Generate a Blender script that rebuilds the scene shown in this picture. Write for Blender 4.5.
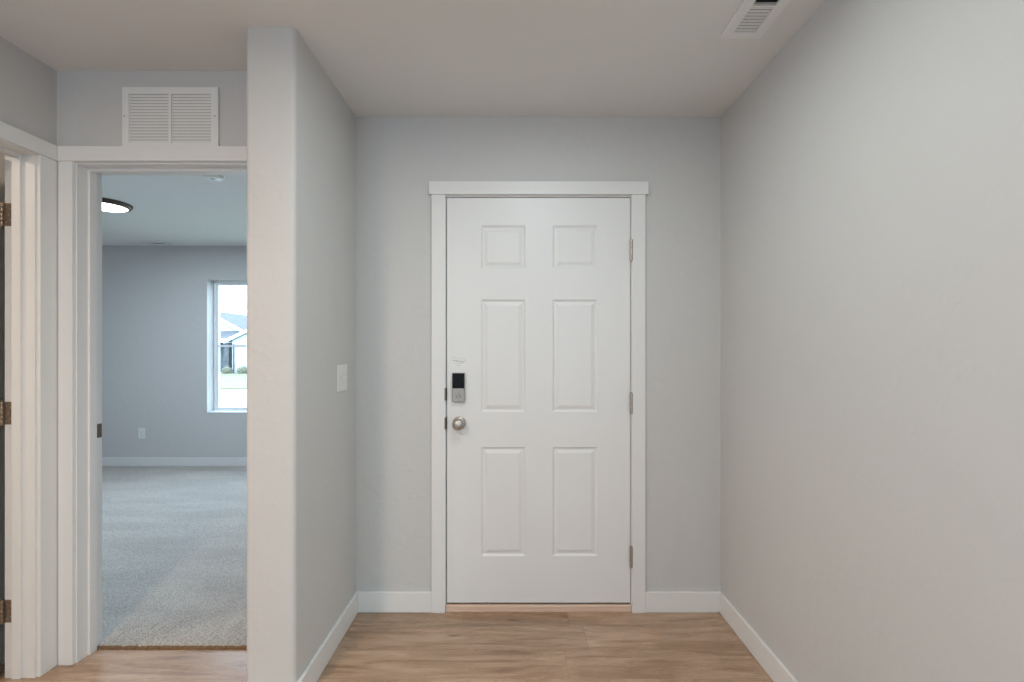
import bpy, bmesh, math, random
from mathutils import Vector, Matrix
random.seed(7)
for o in list(bpy.data.objects): bpy.data.objects.remove(o, do_unlink=True)
S = bpy.context.scene
COL = S.collection

# ------------------------------------------------------------------ camera
F = 470.0                       # focal length in pixels of the 1024 px wide frame
cam = bpy.data.cameras.new('camera'); cam.sensor_width = 36; cam.lens = F/1024*36
cam.shift_x = -2/1024; cam.shift_y = 9/1024; cam.clip_start = .02; cam.clip_end = 400
co = bpy.data.objects.new('camera', cam); COL.objects.link(co)
co.location = (0, 0, 1.29); co.rotation_euler = (math.pi/2, 0, 0); S.camera = co

# ------------------------------------------------------------------ light
S.view_settings.view_transform = 'Standard'; S.view_settings.look = 'None'
S.view_settings.gamma = 1; S.view_settings.use_curve_mapping = False
S.view_settings.exposure = 0.0
W = bpy.data.worlds.new('overcast_sky'); S.world = W; W.use_nodes = True
bg = W.node_tree.nodes['Background']
bg.inputs[0].default_value = (0.62, 0.80, 1.0, 1); bg.inputs[1].default_value = 7.7

def area(name, loc, rot, sx, sy, power, color=(1, 1, 1), portal=False):
    l = bpy.data.lights.new(name, 'AREA'); l.shape = 'RECTANGLE'; l.size = sx; l.size_y = sy
    l.energy = power; l.color = color
    if portal: l.cycles.is_portal = True
    o = bpy.data.objects.new(name, l); COL.objects.link(o); o.location = loc; o.rotation_euler = rot
    return o
R90 = math.pi/2
# portals in the living room windows behind the camera
area('living_room_window_portal', (-1.4, -3.50, 1.45), (R90, 0, 0), 1.3, 1.2, 1, portal=True)
area('living_room_window_portal', (1.5, -3.50, 1.45), (R90, 0, 0), 1.3, 1.2, 1, portal=True)
area('side_window_portal', (-4.28, -1.65, 1.35), (R90, 0, -R90), 1.9, 1.8, 1, portal=True)
# portal in the bedroom window (facing -Y, into the room)
area('bedroom_window_portal', (-2.27, 5.40, 1.33), (-R90, 0, 0), 2.24, 1.48, 1, portal=True)

# ------------------------------------------------------------------ materials
def mat(name, color, rough=.5, metal=0, spec=.5, build=None):
    m = bpy.data.materials.new(name); m.use_nodes = True
    nt = m.node_tree; b = nt.nodes['Principled BSDF']
    b.inputs['Base Color'].default_value = (*color, 1); b.inputs['Roughness'].default_value = rough
    b.inputs['Metallic'].default_value = metal; b.inputs['Specular IOR Level'].default_value = spec
    if build: build(nt, b)
    return m
def nd(nt, t, **k):
    n = nt.nodes.new(t)
    for a, v in k.items(): setattr(n, a, v)
    return n
def coords(nt, scale=(1, 1, 1), out='Object'):
    tc = nd(nt, 'ShaderNodeTexCoord'); mp = nd(nt, 'ShaderNodeMapping')
    mp.inputs['Scale'].default_value = scale
    nt.links.new(tc.outputs[out], mp.inputs[0]); return mp.outputs[0]
def noise(nt, vec, scale, detail=2, rough=.5):
    n = nd(nt, 'ShaderNodeTexNoise'); n.inputs['Scale'].default_value = scale
    n.inputs['Detail'].default_value = detail; n.inputs['Roughness'].default_value = rough
    nt.links.new(vec, n.inputs['Vector']); return n.outputs['Fac']
def ramp(nt, fac, stops, interp='LINEAR'):
    r = nd(nt, 'ShaderNodeValToRGB'); r.color_ramp.interpolation = interp
    el = r.color_ramp.elements
    while len(el) < len(stops): el.new(.5)
    for e, (p, c) in zip(el, stops):
        e.position = p; e.color = (*c, 1) if len(c) == 3 else c
    nt.links.new(fac, r.inputs[0]); return r.outputs[0]
def mixc(nt, f, a, b, mode='MIX'):
    m = nd(nt, 'ShaderNodeMix', data_type='RGBA', blend_type=mode)
    for s, v in ((m.inputs[0], f), (m.inputs[6], a), (m.inputs[7], b)):
        if hasattr(v, 'links') or hasattr(v, 'is_output'): nt.links.new(v, s)
        elif isinstance(v, (int, float)): s.default_value = v
        else: s.default_value = (*v, 1)
    return m.outputs[2]
def bump(nt, b, h, strength, dist):
    n = nd(nt, 'ShaderNodeBump'); n.inputs['Strength'].default_value = strength
    n.inputs['Distance'].default_value = dist
    nt.links.new(h, n.inputs['Height']); nt.links.new(n.outputs[0], b.inputs['Normal'])

def wall_tex(c, amt=.6):
    def f(nt, b):
        v = coords(nt)
        h = ramp(nt, noise(nt, v, 9, 3, .55), [(.50, (0,)*3), (.60, (1,)*3)])
        h2 = noise(nt, v, 70, 2)
        m = nd(nt, 'ShaderNodeMath', operation='MULTIPLY_ADD'); m.inputs[1].default_value = .35
        nt.links.new(h2, m.inputs[0]); nt.links.new(h, m.inputs[2])
        bump(nt, b, m.outputs[0], amt, .0012)
        col = mixc(nt, noise(nt, v, 1.3, 2), tuple(x*.985 for x in c), tuple(x*1.015 for x in c))
        nt.links.new(col, b.inputs['Base Color'])
    return f
WALLC = (0.605, 0.598, 0.588)
M = {}
M['wall'] = mat('wall_paint', WALLC, .62, build=wall_tex(WALLC))
CEILC = (0.765, 0.76, 0.75)
M['ceiling'] = mat('ceiling_paint', CEILC, .75, build=wall_tex(CEILC, .3))
def trim_tex(nt, b):
    v = coords(nt, (1, 1, .25)); bump(nt, b, noise(nt, v, 60, 2), .05, .0006)
M['trim'] = mat('white_trim_paint', (0.79, 0.785, 0.775), .42, build=trim_tex)
M['door'] = mat('white_door_paint', (0.80, 0.80, 0.795), .40, build=trim_tex)
M['vent'] = mat('white_vent_enamel', (0.81, 0.81, 0.80), .35)
M['plastic'] = mat('white_plastic', (0.80, 0.80, 0.79), .3)
M['vinyl'] = mat('window_vinyl', (0.84, 0.86, 0.88), .35)
M['dark'] = mat('recess_shade', (0.012, 0.012, 0.013), .8)  # near-black that paints the shade inside vents and outlet slots
def brushed(nt, b):
    v = coords(nt, (1, 1, 30)); n = noise(nt, v, 60, 2)
    nt.links.new(ramp(nt, n, [(.3, (.30,)*3), (.7, (.42,)*3)]), b.inputs['Roughness'])
M['nickel'] = mat('satin_nickel', (0.50, 0.46, 0.42), .34, 1, build=brushed)
M['nickel_flat'] = mat('satin_nickel_plate', (0.40, 0.375, 0.35), .45, .75, build=None)
M['bronze'] = mat('aged_nickel', (0.34, 0.25, 0.18), .38, .9)
M['strike'] = mat('dark_strike_metal', (0.17, 0.125, 0.09), .42, .8)
M['rim'] = mat('dark_bronze_rim', (0.075, 0.055, 0.045), .4, .6)
M['blackglass'] = mat('black_glass', (0.006, 0.006, 0.007), .35, spec=.15)
M['mark'] = mat('grey_print', (0.50, 0.49, 0.48), .6)
M['markbrown'] = mat('brown_print', (0.18, 0.12, 0.09), .5)
M['rubber'] = mat('black_rubber', (0.02, 0.018, 0.016), .7)
def emis(name, col, s):
    m = bpy.data.materials.new(name); m.use_nodes = True; nt = m.node_tree
    b = nt.nodes['Principled BSDF']; b.inputs['Base Color'].default_value = (.85, .85, .85, 1)
    b.inputs['Emission Color'].default_value = (*col, 1); b.inputs['Emission Strength'].default_value = s
    return m
M['diffuser'] = emis('lit_diffuser', (1, .93, .84), 7)
M['diffuser_hall'] = emis('lit_diffuser_hall', (1, .90, .78), 6)

def glass():
    m = bpy.data.materials.new('window_glass'); m.use_nodes = True; nt = m.node_tree; nt.nodes.clear()
    o = nd(nt, 'ShaderNodeOutputMaterial'); mx = nd(nt, 'ShaderNodeMixShader')
    t = nd(nt, 'ShaderNodeBsdfTransparent'); g = nd(nt, 'ShaderNodeBsdfGlossy')
    t.inputs[0].default_value = (.95, .97, .97, 1); g.inputs['Roughness'].default_value = 0.02
    # same reflectance from both sides of the thin pane (no total internal reflection on the far face)
    fr = nd(nt, 'ShaderNodeFresnel'); ge = nd(nt, 'ShaderNodeNewGeometry'); ma = nd(nt, 'ShaderNodeMath', operation='MULTIPLY_ADD')
    ma.inputs[1].default_value = 1/1.45-1.45; ma.inputs[2].default_value = 1.45
    nt.links.new(ge.outputs['Backfacing'], ma.inputs[0]); nt.links.new(ma.outputs[0], fr.inputs[0])
    nt.links.new(fr.outputs[0], mx.inputs[0]); nt.links.new(t.outputs[0], mx.inputs[1])
    nt.links.new(g.outputs[0], mx.inputs[2]); nt.links.new(mx.outputs[0], o.inputs[0]); return m
M['glass'] = glass()

# vinyl planks: rows .175 m deep across Y (seams at Y = 2.193, 2.019, 1.843 ...), long joints along X
def planks(nt, b):
    tc = nd(nt, 'ShaderNodeTexCoord'); sx = nd(nt, 'ShaderNodeSeparateXYZ')
    nt.links.new(tc.outputs['Object'], sx.inputs[0])
    def mth(op, a, c=None, d=None):
        n = nd(nt, 'ShaderNodeMath', operation=op)
        for i, v in enumerate((a, c, d)):
            if v is None: continue
            if isinstance(v, (int, float)): n.inputs[i].default_value = v
            else: nt.links.new(v, n.inputs[i])
        return n.outputs[0]
    ry = mth('DIVIDE', mth('ADD', sx.outputs[1], 20*.175 - 2.019 + 20*.175), .175)
    row = mth('FLOOR', ry); fy = mth('FRACT', ry)
    wn = nd(nt, 'ShaderNodeTexWhiteNoise', noise_dimensions='1D'); nt.links.new(row, wn.inputs['W'])
    off = mth('MULTIPLY', wn.outputs['Value'], 1.22)
    rx = mth('DIVIDE', mth('ADD', mth('ADD', sx.outputs[0], off), 30.), 1.22)
    pl = mth('FLOOR', rx); fx = mth('FRACT', rx)
    cb = nd(nt, 'ShaderNodeCombineXYZ'); nt.links.new(pl, cb.inputs[0]); nt.links.new(row, cb.inputs[1])
    w2 = nd(nt, 'ShaderNodeTexWhiteNoise', noise_dimensions='2D'); nt.links.new(cb.outputs[0], w2.inputs['Vector'])
    # per plank grain coordinates
    gx = mth('MULTIPLY_ADD', w2.outputs['Value'], 37., sx.outputs[0])
    gv = nd(nt, 'ShaderNodeCombineXYZ'); nt.links.new(mth('MULTIPLY', gx, 1.0), gv.inputs[0])
    nt.links.new(mth('MULTIPLY', sx.outputs[1], 8.), gv.inputs[1]); nt.links.new(mth('MULTIPLY', w2.outputs['Value'], 9.), gv.inputs[2])
    nv = nd(nt, 'ShaderNodeTexNoise'); nv.inputs['Scale'].default_value = 2.1; nv.inputs['Detail'].default_value = 6
    nv.inputs['Roughness'].default_value = .62; nv.inputs['Distortion'].default_value = 1.1
    nt.links.new(gv.outputs[0], nv.inputs['Vector']); g1 = nv.outputs['Fac']
    gf = nd(nt, 'ShaderNodeCombineXYZ'); nt.links.new(mth('MULTIPLY', gx, 5.), gf.inputs[0])
    nt.links.new(mth('MULTIPLY', sx.outputs[1], 70.), gf.inputs[1])
    g2 = noise(nt, gf.outputs[0], 2.0, 3, .6)
    base = ramp(nt, g1, [(.28, (.25, .142, .082)), (.44, (.39, .247, .155)), (.58, (.49, .332, .228)), (.75, (.58, .415, .305))])
    fine = ramp(nt, g2, [(.3, (.86,)*3), (.65, (1.04,)*3)])
    c = mixc(nt, 1.0, base, fine, 'MULTIPLY')
    tone = ramp(nt, w2.outputs['Value'], [(0, (.80, .78, .75)), (1, (1.12, 1.13, 1.14))])
    c = mixc(nt, 1.0, c, tone, 'MULTIPLY')
    # knots
    kv = nd(nt, 'ShaderNodeCombineXYZ'); nt.links.new(gx, kv.inputs[0]); nt.links.new(mth('MULTIPLY', sx.outputs[1], 3.2), kv.inputs[1])
    vo = nd(nt, 'ShaderNodeTexVoronoi'); vo.inputs['Scale'].default_value = 2.2; nt.links.new(kv.outputs[0], vo.inputs['Vector'])
    kn = ramp(nt, vo.outputs['Distance'], [(.0, (.45, .38, .33)), (.045, (.72, .66, .6)), (.09, (1, 1, 1))])
    c = mixc(nt, 1.0, c, kn, 'MULTIPLY')
    # seams
    ey = mth('MINIMUM', fy, mth('SUBTRACT', 1., fy)); ex = mth('MINIMUM', fx, mth('SUBTRACT', 1., fx))
    sy = ramp(nt, ey, [(.0, (.80,)*3), (.010, (1,)*3)]); sx_ = ramp(nt, ex, [(.0, (.78,)*3), (.0014, (1,)*3)])
    c = mixc(nt, 1.0, c, sy, 'MULTIPLY'); c = mixc(nt, 1.0, c, sx_, 'MULTIPLY')
    nt.links.new(c, b.inputs['Base Color'])
    nt.links.new(ramp(nt, g1, [(.3, (.30,)*3), (.7, (.24,)*3)]), b.inputs['Roughness'])
    bump(nt, b, g2, .12, .0006)
M['planks'] = mat('vinyl_plank', (.4, .27, .17), .4, spec=.85, build=planks)
def light_wood(nt, b):
    v = coords(nt, (1.5, 40, 40)); n = noise(nt, v, 3, 4)
    nt.links.new(ramp(nt, n, [(.3, (.64, .45, .34)), (.7, (.80, .61, .49))]), b.inputs['Base Color'])
M['rawwood'] = mat('light_wood', (.6, .4, .27), .5, build=light_wood)

def carpet(nt, b):
    v = coords(nt)
    vo = nd(nt, 'ShaderNodeTexVoronoi'); vo.inputs['Scale'].default_value = 270; nt.links.new(v, vo.inputs['Vector'])
    sp = nd(nt, 'ShaderNodeSeparateColor'); nt.links.new(vo.outputs['Color'], sp.inputs[0])
    c = ramp(nt, sp.outputs[0], [(0, (.27, .235, .20)), (.35, (.44, .405, .365)), (1, (.60, .565, .525))])
    # brushed nap left by the vacuum: broad strokes
    mp = nd(nt, 'ShaderNodeMapping'); mp.inputs['Rotation'].default_value = (0, 0, .35); mp.inputs['Scale'].default_value = (.8, 3.2, 1)
    tc = nd(nt, 'ShaderNodeTexCoord'); nt.links.new(tc.outputs['Object'], mp.inputs[0])
    s = ramp(nt, noise(nt, mp.outputs[0], 1.6, 2), [(.40, (.93,)*3), (.5, (1.0,)*3), (.62, (1.07,)*3)])
    c = mixc(nt, 1.0, c, s, 'MULTIPLY'); nt.links.new(c, b.inputs['Base Color'])
    bump(nt, b, vo.outputs['Distance'], .6, .004)
    b.inputs['Sheen Weight'].default_value = .25
M['carpet'] = mat('cut_pile_carpet', (.5, .47, .43), .95, spec=.1, build=carpet)

M['edge_shade'] = mat('frayed_edge_shade', (.20, .115, .055), .95)  # brown fray, with the shadow line along the carpet put into the colour
def rough_col(name, a, c, sc, r=.85):
    def f(nt, b):
        v = coords(nt); nt.links.new(ramp(nt, noise(nt, v, sc, 4), [(.3, a), (.7, c)]), b.inputs['Base Color'])
    return mat(name, c, r, build=f)
M['grass'] = rough_col('lawn_grass', (.15, .165, .085), (.20, .215, .12), 1.4)
M['concrete'] = rough_col('pale_concrete', (.34, .34, .34), (.42, .42, .41), .6)
def shingle(nt, b):
    br = nd(nt, 'ShaderNodeTexBrick'); br.inputs['Scale'].default_value = 1; br.inputs['Mortar Size'].default_value = .01
    br.inputs['Brick Width'].default_value = .3; br.inputs['Row Height'].default_value = .14
    br.inputs['Color1'].default_value = (.10, .105, .115, 1); br.inputs['Color2'].default_value = (.14, .145, .155, 1)
    br.inputs['Mortar'].default_value = (.08, .08, .09, 1)
    tc = nd(nt, 'ShaderNodeTexCoord'); sp = nd(nt, 'ShaderNodeSeparateXYZ'); cb = nd(nt, 'ShaderNodeCombineXYZ')
    nt.links.new(tc.outputs['Object'], sp.inputs[0]); nt.links.new(sp.outputs[1], cb.inputs[0]); nt.links.new(sp.outputs[2], cb.inputs[1])
    nt.links.new(cb.outputs[0], br.inputs['Vector']); nt.links.new(br.outputs[0], b.inputs['Base Color'])
M['shingle'] = mat('grey_shingles', (.2, .21, .22), .9, build=shingle)
def siding(nt, b):
    v = coords(nt); wv = nd(nt, 'ShaderNodeTexWave', bands_direction='Z', wave_profile='SAW'); wv.inputs['Scale'].default_value = 1.0
    nt.links.new(v, wv.inputs['Vector']); bump(nt, b, wv.outputs['Fac'], .5, .02)
M['siding'] = mat('pale_siding', (.50, .52, .54), .7, build=siding)
M['fascia'] = mat('white_fascia', (.8, .8, .8), .6)
M['stone'] = rough_col('grey_stone', (.05, .055, .065), (.17, .18, .19), 6)
M['garage'] = mat('white_garage_door', (.72, .72, .72), .6)
M['bush'] = rough_col('dry_bush', (.12, .12, .08), (.26, .25, .20), 8)

# ------------------------------------------------------------------ mesh helpers
class MB:
    def __init__(s): s.bm = bmesh.new()
    def box(s, x0, x1, y0, y1, z0, z1, bev=0, mx=None):
        t = bmesh.new()
        v = [t.verts.new((x, y, z)) for x in (x0, x1) for y in (y0, y1) for z in (z0, z1)]
        for f in ((0,1,3,2), (4,6,7,5), (0,4,5,1), (2,3,7,6), (0,2,6,4), (1,5,7,3)): t.faces.new([v[i] for i in f])
        if bev: bmesh.ops.bevel(t, geom=t.edges[:], offset=bev, segments=2, profile=.5, affect='EDGES')
        if mx is not None: t.transform(mx)
        s.add(t); return s
    def add(s, t):
        me = bpy.data.meshes.new('tmp'); t.to_mesh(me); t.free(); s.bm.from_mesh(me); bpy.data.meshes.remove(me)
    def poly_prism(s, pts, z0, z1, mx=None):
        t = bmesh.new(); n = len(pts)
        a = [t.verts.new((x, y, z0)) for x, y in pts]; b = [t.verts.new((x, y, z1)) for x, y in pts]
        t.faces.new(a[::-1]); t.faces.new(b)
        for i in range(n): t.faces.new([a[i], a[(i+1) % n], b[(i+1) % n], b[i]])
        if mx is not None: t.transform(mx)
        s.add(t); return s
    def lathe(s, prof, seg=40, mx=None):     # prof: (r, z) list, around Z
        t = bmesh.new(); rings = []
        for r, z in prof:
            if r < 1e-6: rings.append([t.verts.new((0, 0, z))])
            else: rings.append([t.verts.new((r*math.cos(2*math.pi*i/seg), r*math.sin(2*math.pi*i/seg), z)) for i in range(seg)])
        for p, q in zip(rings, rings[1:]):
            for i in range(seg):
                j = (i+1) % seg
                if len(p) == 1 and len(q) == 1: continue
                if len(p) == 1: t.faces.new([p[0], q[i], q[j]])
                elif len(q) == 1: t.faces.new([p[i], p[j], q[0]])
                else: t.faces.new([p[i], p[j], q[j], q[i]])
        if mx is not None: t.transform(mx)
        s.add(t); return s
    def build(s, name, m, parent=None, smooth=False, loc=None, kind=None, label=None, cat=None, group=None):
        bmesh.ops.recalc_face_normals(s.bm, faces=s.bm.faces[:])
        if loc is not None: s.bm.transform(Matrix.Translation(-Vector(loc)))
        me = bpy.data.meshes.new(name); s.bm.to_mesh(me); s.bm.free()
        if smooth:
            for p in me.polygons: p.use_smooth = True
            try: me.set_sharp_from_angle(angle=math.radians(35))
            except Exception: pass
        o = bpy.data.objects.new(name, me); COL.objects.link(o); me.materials.append(m)
        if loc is not None: o.location = loc
        if parent:
            o.parent = parent
            if loc is None: o.matrix_parent_inverse = PINV[parent.name]
            else: o.matrix_parent_inverse = PINV[parent.name]
        PINV[o.name] = Matrix.Translation(-o.location) if not parent else PINV[parent.name] @ Matrix.Identity(4)
        if parent: PINV[o.name] = (world_mx(o)).inverted()
        tag(o, label, cat, group, kind); return o
PINV = {}
def world_mx(o):
    m = Matrix.LocRotScale(o.location, o.rotation_euler, o.scale)
    if o.parent: return world_mx(o.parent) @ o.matrix_parent_inverse @ m
    return m
def tag(o, label=None, cat=None, group=None, kind=None):
    if label: o['label'] = label
    if cat: o['category'] = cat
    if group: o['group'] = group
    if kind: o['kind'] = kind
def empty(name, loc, label, cat, group=None, kind=None):
    o = bpy.data.objects.new(name, None); COL.objects.link(o); o.location = loc; o.empty_display_size = .1
    PINV[o.name] = world_mx(o).inverted(); tag(o, label, cat, group, kind); return o

# ------------------------------------------------------------------ dimensions
H = 2.44
YF, YB, YBB = 2.321, 1.937, 2.055      # entry door wall, wall with the bedroom doorway (front, back)
XL, XP, XR, XW = -.78, -.958, 1.022, -1.884
YP = 1.672                             # near end of the stub wall
YW = 5.19                              # bedroom window wall
BX0, BX1, BZ1 = -1.801, -1.020, 2.057  # bedroom doorway
EX0, EX1 = -.335, .577                 # entry door opening (jamb faces)
LY0, LY1 = 1.030, 1.848                # left doorway
T = .118
YR, YG = -.2, -3.4                    # where the hall opens to the living room, and its far wall
ST = dict(kind='structure')

# ------------------------------------------------------------------ shell
b = MB()
b.box(-5.3, 4.2, -3.6, YF+.165, -.12, 0)
b.build('floor', M['planks'], label='light brown oak look plank floor running across the entry', cat='floor', **ST)
b = MB(); b.box(-5.6, 4.3, -3.6, 5.4, H, H+.12)
b.build('ceiling', M['ceiling'], label='warm grey painted ceiling over entry and bedroom', cat='ceiling', **ST)

b = MB()   # entry door wall
b.box(XL-.17, EX0-.02, YF, YF+.165, 0, H).box(EX1+.02, XR+.12, YF, YF+.165, 0, H).box(EX0-.02, EX1+.02, YF, YF+.165, 2.066, H)
b.build('wall_front', M['wall'], label='grey wall around the white entry door', cat='wall', **ST)
b = MB(); b.box(XR, XR+.12, YR, YF, 0, H)
b.build('wall_right', M['wall'], label='long bare grey wall on the right of the entry', cat='wall', **ST)
r = .018; pts = []   # stub wall with rounded corners
for cx, cy, a0 in ((XP+r, YP+r, 180), (XL-r, YP+r, 270)):
    for k in range(7):
        a = math.radians(a0+15*k); pts.append((cx+r*math.cos(a), cy+r*math.sin(a)))
pts += [(XL, YF), (XP, YF)]
b = MB(); b.poly_prism(pts, 0, H)
o = b.build('wall_entry', M['wall'], smooth=True, label='grey stub wall with rounded corners between entry door and bedroom doorway', cat='wall', **ST)
b = MB()
b.box(-5.5, BX0-.02, YB, YBB, 0, H).box(BX1+.02, XP, YB, YBB, 0, H).box(BX0-.02, BX1+.02, YB, YBB, BZ1+.02, H)
b.build('wall_bedroom', M['wall'], label='grey wall around the open bedroom doorway, vent grille above', cat='wall', **ST)
b = MB()
b.box(XW-T, XW, LY1+.02, YB, 0, H).box(XW-T, XW, YR, LY0-.02, 0, H).box(XW-T, XW, LY0-.02, LY1+.02, BZ1+.02, H)
b.build('wall_left', M['wall'], label='grey wall at far left above the left doorway', cat='wall', **ST)
# bedroom shell
WX0, WX1, WZ0, WZ1 = -3.39, -1.15, .594, 2.07
b = MB()
b.box(-5.5, WX0, YW, YW+.17, 0, H).box(WX1, XP+.17, YW, YW+.17, 0, H).box(WX0, WX1, YW, YW+.17, 0, WZ0).box(WX0, WX1, YW, YW+.17, WZ1, H)
b.build('wall_window', M['wall'], label='blue-grey bedroom wall with the window', cat='wall', **ST)
b = MB(); b.box(-5.5, -5.38, YBB, YW, 0, H)
b.build('wall_bedroom_left', M['wall'], label='bedroom side wall left of the window', cat='wall', **ST)
b = MB(); b.box(XP, XP+.17, YF+.165, YW, 0, H)
b.build('wall_bedroom_right', M['wall'], label='bedroom side wall right of the window', cat='wall', **ST)
# left room shell
b = MB(); b.box(-4.0, -3.88, 0, YB, 0, H)
b.build('wall_side_room', M['wall'], label='walls of the small room behind the left doorway', cat='wall', **ST)
# living room shell behind the camera
b = MB()
SX = -4.2
b.box(SX-.1, SX, YG-.15, -2.6, 0, H).box(SX-.1, SX, -.7, 0, 0, H).box(SX-.1, SX, -2.6, -.7, 0, .45).box(SX-.1, SX, -2.6, -.7, 2.25, H).box(4.0, 4.1, YG-.15, YR, 0, H)
b.box(SX, XW-T, YR, YR+.1, 0, H).box(XR+.12, 4.0, YR-.1, YR, 0, H)
for x0, x1 in ((SX, -2.05), (-.75, .85), (2.15, 4.0)): b.box(x0, x1, YG-.15, YG, 0, H)
for x0, x1 in ((-2.05, -.75), (.85, 2.15)): b.box(x0, x1, YG-.15, YG, 0, .85).box(x0, x1, YG-.15, YG, 2.05, H)
b.build('wall_living_room', M['wall'], label='living room walls behind the camera', cat='wall', **ST)
def plain_window(n, box, u0, u1, z0, z1, lab):     # box(a0, a1, z0, z1, d) -> fills the mesh builder
    b = MB(); c = (u0+u1)/2
    for a in ((u0, u1, z0, z0+.05), (u0, u1, z1-.05, z1), (u0, u0+.05, z0+.05, z1-.05), (u1-.05, u1, z0+.05, z1-.05), (c-.025, c+.025, z0+.05, z1-.05)): box(b, *a, .03)
    w = b.build('window_%d' % n, M['vinyl'], label=lab, cat='window', **ST)
    b = MB(); box(b, u0+.05, u1-.05, z0+.05, z1-.05, .002); b.build('pane', M['glass'], w)
back = lambda b, u0, u1, z0, z1, d: b.box(u0, u1, YG-.07-d, YG-.07+d, z0, z1)
side = lambda b, u0, u1, z0, z1, d: b.box(SX-.05-d, SX-.05+d, u0, u1, z0, z1)
plain_window(2, back, -2.05, -.75, .85, 2.05, 'left living room window behind the camera')
plain_window(3, back, .85, 2.15, .85, 2.05, 'right living room window behind the camera')
plain_window(4, side, -2.6, -.7, .45, 2.25, 'side window of the living room behind the camera')

# carpet
def carpet_mesh():
    t = bmesh.new(); x0, x1, y0, y1 = -5.38, XP, 2.03, YW
    xs = []; x = BX0-.02
    fine = [BX0-.02 + i*.006 for i in range(int((BX1-BX0+.04)/.006)+2)]
    xs = [x0, -4.5, -3.2, -2.4] + [v for v in fine if v < x1-.01] + [x1]
    ys = [2.03, 2.034, 2.040, 2.048, 2.058, 2.07, 2.09, 2.12, 2.16, 2.25, 2.5, 3, 4, y1]
    rnd = random.Random(3); grid = []
    for j, y in enumerate(ys):
        row = []
        for xx in xs:
            z = .013 if y > 2.045 else (.013-.0125*((2.045-y)/.015)**2)
            if y < 2.2 and BX0-.03 < xx < BX1+.03: z += rnd.uniform(-.003, .003)*(1 if j else .3)
            yy = y + (rnd.uniform(-.004, .002) if j < 3 and BX0-.03 < xx < BX1+.03 else 0)
            if not (BX0-.01 < xx < BX1+.01) and y < YBB: yy = YBB + (y-2.03)*.02
            row.append(t.verts.new((xx, yy, max(z, .0006))))
        grid.append(row)
    for j in range(len(ys)-1):
        for i in range(len(xs)-1): t.faces.new([grid[j][i], grid[j][i+1], grid[j+1][i+1], grid[j+1][i]])
    return t
b = MB(); b.box(-5.38, XP, YBB, YW, -.12, 0); b.build('floor_bedroom', M['rawwood'], label='subfloor beneath the bedroom carpet', cat='floor', **ST)
b = MB(); b.add(carpet_mesh())
b.build('carpet', M['carpet'], label='speckled grey beige carpet filling the bedroom floor', cat='carpet', kind='structure')

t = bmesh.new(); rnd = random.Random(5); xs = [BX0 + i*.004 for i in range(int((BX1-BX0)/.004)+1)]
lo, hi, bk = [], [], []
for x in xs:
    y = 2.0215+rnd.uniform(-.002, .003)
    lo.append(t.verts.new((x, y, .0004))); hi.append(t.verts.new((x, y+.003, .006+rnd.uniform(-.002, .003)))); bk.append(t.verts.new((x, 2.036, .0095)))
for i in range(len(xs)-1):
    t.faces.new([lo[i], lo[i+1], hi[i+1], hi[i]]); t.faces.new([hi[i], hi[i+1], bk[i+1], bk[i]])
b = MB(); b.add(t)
b.build('carpet_edge', M['edge_shade'], bpy.data.objects['carpet'], label='frayed brown carpet edge at the doorway with its shadow line painted in')

# ------------------------------------------------------------------ baseboards
def bb(name, x0, x1, y0, y1, label, z0=0, h=.1):
    b = MB(); b.box(x0, x1, y0, y1, z0, z0+h, bev=.003)
    b.build(name, M['trim'], label=label, cat='baseboard', **ST)
CX0, CX1 = -.405, .6455     # entry casing outer edges
bb('baseboard_front', XL, CX0, YF-.014, YF, 'short white baseboard left of the entry door')
bb('baseboard_front', CX1, XR, YF-.014, YF, 'short white baseboard right of the entry door')
bb('baseboard_right', XR-.014, XR, YR, YF-.014, 'long white baseboard along the right wall')
bb('baseboard_entry', XL, XL+.014, YP-.014, YF-.014, 'white baseboard along the stub wall side, left of the entry')
bb('baseboard_entry', XP, XL, YP-.014, YP, 'white baseboard across the end of the stub wall')
bb('baseboard_left', XW, XW+.014, YR, LY0-.1, 'white baseboard along the left hallway wall')
bb('baseboard_bedroom', -5.38, XP, YW-.014, YW, 'white baseboard under the bedroom window', .004, .1)
bb('baseboard_bedroom', XP-.014, XP, YF, YW-.014, 'white baseboard on the bedroom right wall', .004, .1)
bb('baseboard_bedroom', -5.38, -5.366, YBB, YW-.014, 'white baseboard on the bedroom left wall', .004, .1)

# ------------------------------------------------------------------ door trims
def knuckle(cx, cy, cz, h=.09, r=.006):
    b = MB(); mx = Matrix.Translation((cx, cy, cz-h/2)); g = .0006; n = 5
    for k in range(n):
        a, c = h*k/n+g, h*(k+1)/n-g
        b.lathe([(0, a), (r*.9, a), (r, a+.001), (r, c-.001), (r*.9, c), (0, c)], 16, mx)
    b.lathe([(0, h), (r*.7, h), (r*.8, h+.003), (0, h+.005)], 16, mx).lathe([(0, -.005), (r*.8, -.003), (r*.7, 0), (0, 0)], 16, mx)
    return b

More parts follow.
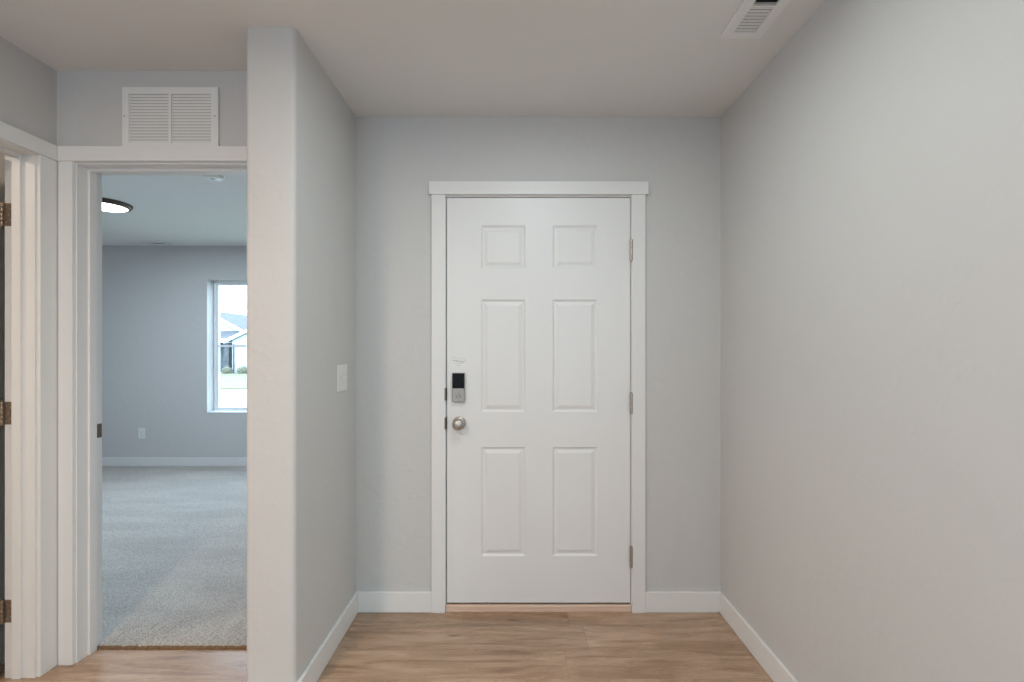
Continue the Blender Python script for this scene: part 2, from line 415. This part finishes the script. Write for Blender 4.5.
# trim_1: entry
e = empty('trim_1', (.12, YF, 0), 'white flat casing and jambs around the closed entry door', 'door frame', kind='structure')
MB().box(CX0, EX0-.003, YF-.016, YF, 0, 2.053, bev=.0015).build('side_casing', M['trim'], e)
MB().box(EX1+.003, CX1, YF-.016, YF, 0, 2.053, bev=.0015).build('side_casing', M['trim'], e)
MB().box(-.417, .659, YF-.022, YF, 2.053, 2.116, bev=.0015).build('head_casing', M['trim'], e)
b = MB()
b.box(EX0-.02, EX0, YF, YF+.165, 0, 2.046).box(EX1, EX1+.02, YF, YF+.165, 0, 2.046).box(EX0-.02, EX1+.02, YF, YF+.165, 2.046, 2.066)
b.box(EX0, EX0+.012, YF+.05, YF+.09, 0.03, 2.046).box(EX1-.012, EX1, YF+.05, YF+.09, .03, 2.046).box(EX0+.012, EX1-.012, YF+.05, YF+.09, 2.034, 2.046)
b.build('jamb', M['trim'], e)
b = MB(); b.poly_prism([(YF-.004, 0), (YF-.004, .026), (YF, .030), (YF+.165, .029), (YF+.165, 0)], EX0, EX1, Matrix(((0,0,1,0),(1,0,0,0),(0,1,0,0),(0,0,0,1))))
b.build('threshold', M['rawwood'], e, label='light wood threshold strip')
MB().box(EX0+.003, EX1-.003, YF+.016, YF+.05, .0300, .0405).build('door_sweep', M['rubber'], e, label='dark weather seal')
for z, h in ((1.29-44/202.5, .062), (1.29-73/202.5, .058)):
    MB().box(EX0-.0055, EX0+.0012, YF-.0175, YF+.03, z-h/2, z+h/2, bev=.0004).build('strike_plate', M['strike'], e, label='dark metal strike plate')

# door_1: six panel entry door
def panel_door(x0, x1, yf, yb, z0, z1, panels):
    xs = sorted({x0, x1, *[p[0] for p in panels], *[p[1] for p in panels]}); zs = sorted({z0, z1, *[p[2] for p in panels], *[p[3] for p in panels]})
    t = bmesh.new(); vc = {}
    def V(x, y, z):
        k = (round(x, 5), round(y, 5), round(z, 5))
        if k not in vc: vc[k] = t.verts.new(k)
        return vc[k]
    rings = [(0, 0), (.004, .0035), (.009, .0075), (.014, .0075), (.020, .0055), (.030, .0012), (.033, .0006)]
    for face, sgn in ((yf, 1), (yb, -1)):
        for i in range(len(xs)-1):
            for j in range(len(zs)-1):
                a, c, d, g = xs[i], xs[i+1], zs[j], zs[j+1]
                if any(p[0]-1e-6 <= a and c <= p[1]+1e-6 and p[2]-1e-6 <= d and g <= p[3]+1e-6 for p in panels):
                    prev = None
                    for off, dep in rings:
                        q = [V(a+off, face+sgn*dep, d+off), V(c-off, face+sgn*dep, d+off), V(c-off, face+sgn*dep, g-off), V(a+off, face+sgn*dep, g-off)]
                        if prev:
                            for k in range(4): t.faces.new([prev[k], prev[(k+1) % 4], q[(k+1) % 4], q[k]])
                        prev = q
                    t.faces.new(prev)
                else: t.faces.new([V(a, face, d), V(c, face, d), V(c, face, g), V(a, face, g)])
    for i in range(len(xs)-1):
        for z in (z0, z1): t.faces.new([V(xs[i], yf, z), V(xs[i+1], yf, z), V(xs[i+1], yb, z), V(xs[i], yb, z)])
    for j in range(len(zs)-1):
        for x in (x0, x1): t.faces.new([V(x, yf, zs[j]), V(x, yf, zs[j+1]), V(x, yb, zs[j+1]), V(x, yb, zs[j])])
    return t
def zz(py): return 1.29+(350-py)/202.0
cols = [(-.161, .054), (.192, .416)]
cols = [((481.3-514)/202, (525.3-514)/202), ((552.6-514)/202, (597.6-514)/202)]
rws = [(zz(268.5), zz(225.5)), (zz(412), zz(299.5)), (zz(556), zz(447))]
pn = [(c[0], c[1], r_[0], r_[1]) for c in cols for r_ in rws]
b = MB(); b.add(panel_door(EX0+.004, EX1-.003, YF+.004, YF+.048, .0405, 2.0425, pn))
d1 = b.build('door_1', M['door'], label='closed white six-panel entry door with keypad lock and round knob', cat='door', **ST)
for z in (1.781, 1.028, .273):
    knuckle(EX1-.0005, YF-.0125+.001, z, .1, .0085).build('hinge', M['nickel'], d1, smooth=True, label='satin nickel hinge barrel')
# knob
kx, kz, yf = (459.3-514)/202, 1.29-73/202, YF+.004
mx = Matrix.Translation((kx, yf, kz)) @ Matrix.Rotation(math.pi/2, 4, 'X')
kb = MB().lathe([(0, 0), (.033, 0), (.033, .003), (.030, .007), (.022, .010), (.014, .012), (.012, .020), (.012, .028), (.017, .034), (.025, .040), (.0285, .048), (.0285, .054), (.025, .061), (.017, .066), (.008, .068), (0, .0685)], 48, mx).build('knob', M['nickel'], d1, smooth=True, label='round satin nickel door knob')
# keypad deadbolt
lx0, lx1, lz0, lz1, lm = (452.6-514)/202, (465.2-514)/202, zz(401.6), zz(372.6), zz(388)
lk = MB().box(lx0, lx1, yf-.022, yf, lz0, lz1, bev=.003).build('keypad_deadbolt', M['nickel_flat'], d1, label='keypad deadbolt with black touch screen over grey cover')
MB().box(lx0+.002, lx1-.002, yf-.0235, yf-.021, lm, lz1-.002, bev=.0005).build('touch_screen', M['blackglass'], lk)
b = MB()
def stroke(b, x0, z0, x1, z1, y, w=.0022, th=.0006):
    dx, dz = x1-x0, z1-z0; L = math.hypot(dx, dz)
    mx = Matrix.Translation(((x0+x1)/2, y, (z0+z1)/2)) @ Matrix.Rotation(-math.atan2(dz, dx), 4, 'Y')
    b.box(-L/2, L/2, -th/2, th/2, -w/2, w/2, mx=mx)
cx = (lx0+lx1)/2; yy = yf-.0222
for s in ((-.012, .016, -.004, .002, .003), (.004, .028, .004, .020, .0025), (.000, .018, .010, .004, .0025), (.012, .018, .012, .004, .002), (-.006, .004, -.002, -.002, .002)):
    stroke(b, cx+s[0], lz0+.018+s[1], cx+s[2], lz0+.018+s[3], yy, s[4])
b.build('emblem', M['markbrown'], lk)
# small faint printed label above the lock
b = MB(); sx = (459-514)/202
def P(px, py): return (px-514)/202, zz(py)
for (a, c, d, g, w) in ((453, 357.4, 457.5, 357.9, .0016), (459, 358.6, 466, 359.2, .0014), (453, 360.2, 455.4, 360.8, .005), (456, 360.6, 458.4, 361.4, .006), (459, 361.2, 461.4, 361.8, .006), (462, 361.6, 463.9, 361.8, .005), (464.4, 361.4, 466, 360.8, .004), (455, 362.9, 458, 363.2, .002), (459, 363.3, 463.5, 363.1, .002), (457, 365.3, 460.6, 365.5, .002)):
    p, q = P(a, c), P(d, g); stroke(b, *p, *q, yf-.0002, w, .0004)
b.build('printed_label', M['mark'], d1, label='faint grey print on the door above the lock')

# trim_2: bedroom doorway
e = empty('trim_2', (-1.41, YB, 0), 'white casing and jambs of the open bedroom doorway', 'door frame', kind='structure')
MB().box(-1.864, BX0-.005, YB-.016, YB, 0, 2.062, bev=.002).build('side_casing', M['trim'], e)
MB().box(BX1+.005, XP, YB-.016, YB, 0, 2.062, bev=.002).build('side_casing', M['trim'], e)
MB().box(-1.862, XP, YB-.021, YB, 2.062, 2.122, bev=.002).build('head_casing', M['trim'], e)
b = MB()
b.box(BX0-.02, BX0, YB, YBB, 0, BZ1).box(BX1, BX1+.02, YB, YBB, 0, BZ1).box(BX0-.02, BX1+.02, YB, YBB, BZ1, BZ1+.02)
b.build('jamb', M['trim'], e)
b = MB()
b.box(BX0, BX0+.010, 1.985, 2.019, .001, BZ1-.01, bev=.001).box(BX1-.010, BX1, 1.985, 2.019, .001, BZ1-.01, bev=.001).box(BX0, BX1, 1.985, 2.019, BZ1-.010, BZ1, bev=.001)
b.build('door_stop', M['trim'], e)
b = MB(); b.box(-1.88, BX0-.017, YBB, YBB+.016, .015, 2.067).box(BX1+.005, BX1+.055, YBB, YBB+.016, .015, 2.067).box(-1.88, BX1+.06, YBB, YBB+.02, 2.062, 2.122)
b.build('rear_casing', M['trim'], e)
MB().box(BX0, BX0+.0018, 2.022, 2.052, .910, .970, bev=.0005).build('strike_plate', M['strike'], e, label='dark bronze strike plate')

# trim_3: left doorway
e = empty('trim_3', (XW, 1.44, 0), 'white casing and jambs of the doorway in the left wall', 'door frame', kind='structure')
MB().box(XW, XW+.016, LY1+.005, YB-.0025, 0, 2.062, bev=.002).build('side_casing', M['trim'], e)
MB().box(XW, XW+.016, LY0-.075, LY0-.005, 0, 2.062, bev=.002).build('side_casing', M['trim'], e)
MB().box(XW, XW+.021, LY0-.085, YB-.001, 2.062, 2.122, bev=.002).build('head_casing', M['trim'], e)
b = MB()
b.box(XW-T, XW, LY1, LY1+.02, 0, BZ1).box(XW-T, XW, LY0-.02, LY0, 0, BZ1).box(XW-T, XW, LY0-.02, LY1+.02, BZ1, BZ1+.02)
b.build('jamb', M['trim'], e)
b = MB()
b.box(-1.966, -1.933, LY1-.010, LY1, .001, BZ1-.01, bev=.001).box(-1.966, -1.933, LY0, LY0+.01, .001, BZ1-.01, bev=.001).box(-1.966, -1.933, LY0, LY1, BZ1-.01, BZ1, bev=.001)
b.build('door_stop', M['trim'], e)
for z in (1.822, 1.042, .264):
    hb = MB().box(-2.0, -1.968, LY1-.0022, LY1, z-.0445, z+.0445, bev=.0008)
    hl = hb.build('hinge_leaf', M['bronze'], e, label='aged bronze hinge leaf')
    b = MB()
    for dx, dz in ((.006, .030), (.016, 0), (.006, -.030), (.022, .022), (.022, -.022)):
        b.lathe([(0, 0), (.0032, 0), (.0028, .0008), (0, .0010)], 12, Matrix.Translation((-2.0+dx, LY1-.0022, z+dz)) @ Matrix.Rotation(math.pi/2, 4, 'X'))
    b.build('screw', M['nickel'], hl)
# door_2: opened slab in the left doorway, with its hinge barrels
DP = Vector((-2.009, LY1-.005, 0)); ang = math.radians(-76)
mxd = Matrix.Translation(DP) @ Matrix.Rotation(ang, 4, 'Z')
b = MB()
t = panel_door(0.010, .800, .002, .037, .012, 2.045, [(a, c, d, g) for a, c in ((.11, .36), (.45, .70)) for d, g in ((.25, .80), (.97, 1.55), (1.70, 1.92))])
# slab built along +x, rotate so closed direction is -Y
t.transform(mxd @ Matrix.Rotation(-math.pi/2, 4, 'Z'))
b.add(t)
d2 = b.build('door_2', M['door'], label='white door folded back into the room at the far left', cat='door', **ST)
for z in (1.822, 1.042, .264):
    knuckle(-2.0065, LY1-.007, z, .089, .0058).build('hinge', M['bronze'], d2, smooth=True, label='aged bronze hinge barrel')

# ------------------------------------------------------------------ window_1
e = empty('window_1', ((WX0+WX1)/2, YW+.1, WZ0), 'white vinyl bedroom window looking out on the neighbour house', 'window', kind='structure')
y0, y1 = YW+.118, YW+.168
b = MB(); fw = .030
for a in ((WX0, WX1, WZ0, WZ0+fw), (WX0, WX1, WZ1-fw, WZ1), (WX0, WX0+fw, WZ0+fw, WZ1-fw), (WX1-fw, WX1, WZ0+fw, WZ1-fw)):
    b.box(a[0], a[1], y0, y1, a[2], a[3], bev=.003)
xm = (WX0+WX1)/2; b.box(xm-.03, xm+.03, y0, y1, WZ0+fw, WZ1-fw, bev=.003)
b.build('window_frame', M['vinyl'], e)
zm = 1.29+(350-346)*5.3/470
for xa, xb in ((WX0+fw, xm-.03), (xm+.03, WX1-fw)):
    b = MB(); s = .018
    for a in ((xa, xb, WZ0+fw, WZ0+fw+s), (xa, xb, WZ1-fw-s, WZ1-fw), (xa, xa+s, WZ0+fw+s, WZ1-fw-s), (xb-s, xb, WZ0+fw+s, WZ1-fw-s)):
        b.box(a[0], a[1], y0+.006, y1-.01, a[2], a[3], bev=.002)
    b.box(xa+s, xb-s, y0+.006, y1-.01, zm-.010, zm+.010, bev=.002)
    sh = b.build('sash', M['vinyl'], e)
    MB().box(xa+s, xb-s, y0+.024, y0+.027, WZ0+fw+s, zm-.010).box(xa+s, xb-s, y0+.024, y0+.027, zm+.010, WZ1-fw-s).build('pane', M['glass'], sh)
MB().box(WX0, WX1, YW-.004, YW+.118, WZ0, WZ0+.012, bev=.003).build('window_sill', M['vinyl'], e)

# ------------------------------------------------------------------ vents
gx0, gx1, gz0, gz1 = (121.8-514)/244.2, (217.9-514)/244.2, 2.1222, 1.29+(350-86.8)/244.2
e = empty('return_air_grille', ((gx0+gx1)/2, YB, gz0), 'white louvred return air grille on the wall above the bedroom doorway', 'vent')
ax0, ax1, bx0, bx1 = (128.8-514)/244, (168.6-514)/244, (171.2-514)/244, (210.9-514)/244
lz0_, lz1_ = 1.29+(350-142.6)/244, 1.29+(350-94)/244
b = MB(); yo, yi = YB-.012, YB
b.box(gx0, ax0, yo, yi, gz0, gz1, bev=.0015).box(bx1, gx1, yo, yi, gz0, gz1, bev=.0015)
b.box(ax0-.001, bx1+.001, yo, yi, gz0, lz0_, bev=.0015).box(ax0-.001, bx1+.001, yo, yi, lz1_, gz1, bev=.0015)
b.build('frame', M['vent'], e)
MB().box(ax1, bx0, yo, yi, lz0_, lz1_, bev=.001).build('divider', M['vent'], e)
MB().box(ax0, bx1, YB-.0012, YB-.0002, lz0_, lz1_).build('duct_shade', M['dark'], e)  # flat black plate painted as the shade of the duct behind the louvres
for xa, xb in ((ax0, ax1), (bx0, bx1)):
    b = MB(); n = 16; p = (lz1_-lz0_)/n
    for k in range(n):
        z = lz0_+p*(k+.5)
        mx = Matrix.Translation((0, YB-.0068, z)) @ Matrix.Rotation(math.radians(28), 4, 'X')
        b.box(xa, xb, -.0005, .0005, -p*.40, p*.40, mx=mx)
    b.build('louvre_bank', M['vent'], e)
for x in ((124.6-514)/244, (214.9-514)/244):
    MB().lathe([(0, 0), (.0035, 0), (.003, .0012), (0, .0016)], 16, Matrix.Translation((x, yo, 1.29+(350-117.5)/242.6)) @ Matrix.Rotation(math.pi/2, 4, 'X')).build('screw', M['nickel'], e)

def register(x0, x1, y0, y1, label, along='Y', fl=.036):
    e = empty('ceiling_register', ((x0+x1)/2, (y0+y1)/2, H), label, 'vent')
    z0, z1 = H-.010, H
    ix0, ix1, iy0, iy1 = x0+fl, x1-fl, y0+fl, y1-fl
    b = MB(); b.box(x0, ix0, y0, y1, z0, z1, bev=.0015).box(ix1, x1, y0, y1, z0, z1, bev=.0015).box(ix0-.001, ix1+.001, y0, iy0, z0, z1, bev=.0015).box(ix0-.001, ix1+.001, iy1, y1, z0, z1, bev=.0015)
    b.build('frame', M['vent'], e)
    MB().box(ix0, ix1, iy0, iy1, H-.0012, H-.0002).build('duct_shade', M['dark'], e)  # black sheet under the ceiling, duct shade as colour instead of a hole
    if along == 'Y':
        m = (iy0+iy1)/2+.016
        MB().box(ix0, ix1, m-.003, m+.003, z0, H-.0012).build('divider', M['vent'], e)
        for a, c, ang in ((m+.003, iy1, -40), (iy0, m-.003, 40)):
            b = MB(); n = 8; p = (c-a)/n
            for k in range(n):
                mx = Matrix.Translation((0, a+p*(k+.5), H-.0062)) @ Matrix.Rotation(math.radians(-ang), 4, 'X')
                b.box(ix0, ix1, -.0004, .0004, -.0039, .0039, mx=mx)
            b.build('louvre_bank', M['vent'], e)
    else:
        m = (ix0+ix1)/2
        MB().box(m-.003, m+.003, iy0, iy1, z0, H-.0012).build('divider', M['vent'], e)
        for a, c, ang in ((m+.003, ix1, -45), (ix0, m-.003, 45)):
            b = MB(); n = 13; p = (c-a)/n
            for k in range(n):
                mx = Matrix.Translation((a+p*(k+.5), 0, H-.0062)) @ Matrix.Rotation(math.radians(ang), 4, 'Y')
                b.box(-.0004, .0004, iy0, iy1, -.0052, .0052, mx=mx)
            b.build('louvre_bank', M['vent'], e)
register(.754, .903, 1.366, 1.723, 'white slotted air register in the entry ceiling by the right wall')
register(-4.05, -3.70, 4.96, 5.10, 'small white air register in the bedroom ceiling near the window wall', 'X')

# ------------------------------------------------------------------ ceiling lights
def ceiling_light(x, y, label, m, power, color, r=.17, group=None):
    e = empty('ceiling_light', (x, y, H), label, 'ceiling light', group)
    mx = Matrix.Translation((x, y, H)) @ Matrix.Scale(-1, 4, (0, 0, 1))
    MB().lathe([(0, 0), (r, 0), (r, .010), (r-.006, .020), (r-.016, .030), (r-.024, .034), (r-.030, .032), (r-.032, .020), (0, .020)], 64, mx).build('rim', M['rim'], e, smooth=True, label='dark bronze rim')
    q = r-.031
    MB().lathe([(q, .022), (q, .030), (q*.9, .036), (q*.6, .041), (q*.3, .043), (0, .0435)], 64, mx).build('diffuser', m, e, smooth=True, label='lit white diffuser')
    l = bpy.data.lights.new('lamp_light', 'AREA'); l.shape = 'DISK'; l.size = .27; l.energy = power; l.color = color
    o = bpy.data.objects.new('lamp_light', l); COL.objects.link(o); o.location = (0, 0, -.046); o.parent = e
ceiling_light(-3.20, 3.68, 'round lit ceiling light with dark bronze rim in the bedroom', M['diffuser'], 29, (.70, .84, 1))
ceiling_light(-1.2, -.15, 'round lit ceiling light in the hallway behind the camera', M['diffuser_hall'], 34, (1, .78, .61))
ceiling_light(.12, 1.22, 'round lit ceiling light in the entry, between the camera and the entry door', M['diffuser_hall'], 8.2, (.84, .98, 1))
ceiling_light(1.7, -1.5, 'added round ceiling light in the living room behind the camera, brightening the stub wall', M['diffuser_hall'], 44, (.76, .98, 1))  # unseen lamp, added to light the stub wall from the right
ceiling_light(-3.0, .95, 'round lit ceiling light in the side room', M['diffuser_hall'], 14, (1, .83, .66))
# smoke detector
e = empty('smoke_detector', (-1.96, 3.06, H), 'small white smoke detector on the bedroom ceiling', 'smoke detector')
mx = Matrix.Translation((-1.96, 3.06, H)) @ Matrix.Scale(-1, 4, (0, 0, 1))
MB().lathe([(0, 0), (.066, 0), (.066, .008), (.060, .010), (.060, .014), (.062, .016), (.060, .026), (.050, .034), (.030, .036), (0, .036)], 48, mx).build('body', M['plastic'], e, smooth=True)
MB().lathe([(0, .036), (.014, .036), (.013, .038), (0, .0385)], 24, mx).build('test_button', M['mark'], e, smooth=True, label='grey test button')

# ------------------------------------------------------------------ switch and outlet
sy0, sy1, sz0, sz1 = 2.067, 2.182, 1.104, 1.224
e = empty('light_switch', (XL, (sy0+sy1)/2, sz0), 'white double light switch on the stub wall left of the door', 'light switch')
pl = MB().box(XL, XL+.006, sy0, sy1, sz0, sz1, bev=.002).build('plate', M['plastic'], e)
for yc in (sy0+.0345, sy1-.0345):
    zc = (sz0+sz1)/2
    MB().box(XL+.005, XL+.0072, yc-.006, yc+.006, zc-.012, zc+.012, bev=.0006).build('toggle_collar', M['plastic'], e)
    mx = Matrix.Translation((XL+.011, yc, zc+.003)) @ Matrix.Rotation(math.radians(-28), 4, 'Y')
    MB().box(-.007, .007, -.004, .004, -.0035, .0035, bev=.001, mx=mx).build('toggle', M['plastic'], e)
    for dz in (-.030, .030):
        MB().lathe([(0, 0), (.003, 0), (.0025, .0008), (0, .001)], 12, Matrix.Translation((XL+.006, yc, zc+dz)) @ Matrix.Rotation(math.pi/2, 4, 'Y')).build('screw', M['plastic'], e)
ox, oz = (141.8-514)/90.6, 1.29-(433.3-350)/90.6
e = empty('wall_outlet', (ox, YW, oz-.058), 'white electrical outlet low on the bedroom window wall', 'outlet')
MB().box(ox-.036, ox+.036, YW-.006, YW, oz-.058, oz+.058, bev=.002).build('plate', M['plastic'], e)
for dz in (-.02, .02):
    rc = MB().box(ox-.017, ox+.017, YW-.0085, YW-.005, oz+dz-.014, oz+dz+.014, bev=.0015).build('receptacle', M['plastic'], e)
    MB().box(ox-.008, ox-.006, YW-.0088, YW-.008, oz+dz-.004, oz+dz+.006).box(ox+.006, ox+.008, YW-.0088, YW-.008, oz+dz-.004, oz+dz+.006).box(ox-.002, ox+.002, YW-.0088, YW-.008, oz+dz-.011, oz+dz-.007).build('slot', M['dark'], rc)

# ------------------------------------------------------------------ outside
GZ = -.40
MB().box(-45, 5, 20.9, 60, GZ-.3, GZ).build('lawn', M['grass'], label='pale green lawn across the street', cat='lawn', **ST)
MB().box(-45, 5, 9.5, 20.9, GZ-.3, GZ-.06).build('street', M['concrete'], label='pale concrete street outside the bedroom window', cat='street', **ST)
MB().box(-45, 5, 5.5, 9.5, GZ-.3, GZ-.02).build('ground', M['grass'], label='front yard ground below the bedroom window', cat='ground', **ST)

def gable_house(e, x0, x1, xr, y0, y1, ze, zr, over=.45, ov=.22, wm='siding'):
    """front-facing gable: walls x0..x1, ridge at xr (along Y), eave height ze, ridge zr"""
    s = (zr-ze)/(xr-(x0-over))
    b = MB(); zt = zr-.18
    sh = zr-.2
    b.poly_prism([(x0, GZ), (x1, GZ), (x1, zr-(x1-xr)*s-.2), (xr, sh), (x0, zr-(xr-x0)*s-.2)], -y1, -y0, Matrix(((1,0,0,0),(0,0,-1,0),(0,1,0,0),(0,0,0,1))))
    b.build('wall', M[wm], e)
    xa, xb = x0-over, 2*xr-(x0-over)
    P_ = Matrix(((1,0,0,0),(0,0,-1,0),(0,1,0,0),(0,0,0,1)))
    b = MB(); b.poly_prism([(xa, ze), (xr, zr), (xb, ze), (xb, ze-.10), (xr, zr-.12), (xa, ze-.10)], -y1-.3, -(y0-ov), P_)
    b.build('roof', M['shingle'], e)
    b = MB(); b.poly_prism([(xa-.02, ze+.02), (xr, zr+.03), (xb+.02, ze+.02), (xb+.02, ze-.22), (xr, zr-.22), (xa-.02, ze-.22)], -(y0-ov), -(y0-ov-.06), P_)
    b.build('fascia', M['fascia'], e)

e = empty('neighbour_house', (-21, 34.5, GZ), 'pale neighbour house with grey gable roofs seen through the bedroom window', 'house')
gable_house(e, -27.0, -21.5, -24.2, 37.0, 50.0, 2.75, 4.44, over=.35)
gable_house(e, -20.75, -14.2, -17.5, 34.6, 42.0, 1.98, 3.78, over=.45)
# porch roof, its fascia, dark back wall and stone column
b = MB(); b.poly_prism([(35.5, 2.12), (37.0, 2.78), (37.0, 2.68), (35.5, 2.02)], -25.5, -20.9, Matrix(((0,0,1,0),(1,0,0,0),(0,1,0,0),(0,0,0,1))))
b.build('porch_roof', M['shingle'], e)
MB().box(-25.5, -21.2, 35.42, 35.5, 1.86, 2.14).build('porch_fascia', M['fascia'], e)
MB().box(-25.5, -21.5, 36.9, 36.99, GZ, 2.3).build('porch_wall', M['stone'], e, label='dark grey stone porch wall')
MB().box(-21.95, -21.55, 35.5, 35.9, GZ, 1.95).build('porch_column', M['stone'], e)
MB().box(-19.7, -15.2, 34.52, 34.6, GZ, 1.75).build('garage_door', M['garage'], e)
b = MB(); b.lathe([(0, GZ), (.05, GZ), (.05, 1.75), (0, 1.75)], 12, Matrix.Translation((-20.6, 34.52, 0))); b.build('downspout', M['stone'], e)
def bush(x, y, r, label):
    t = bmesh.new(); bmesh.ops.create_icosphere(t, subdivisions=4, radius=r); rnd = random.Random(int(abs(x)*100))
    for v in t.verts:
        v.co *= 1+rnd.uniform(-.16, .16); v.co.z *= .8
    t.transform(Matrix.Translation((x, y, GZ+r*.62))); b = MB(); b.add(t)
    b.build('bush', M['bush'], loc=(x, y, GZ), label=label, cat='bush', group='low bushes before the neighbour house')
bush(-20.75, 34.0, .33, 'low dry bush at the corner of the neighbour house')
bush(-19.55, 33.9, .36, 'low dry bush before the neighbour garage, nearest the window frame edge')
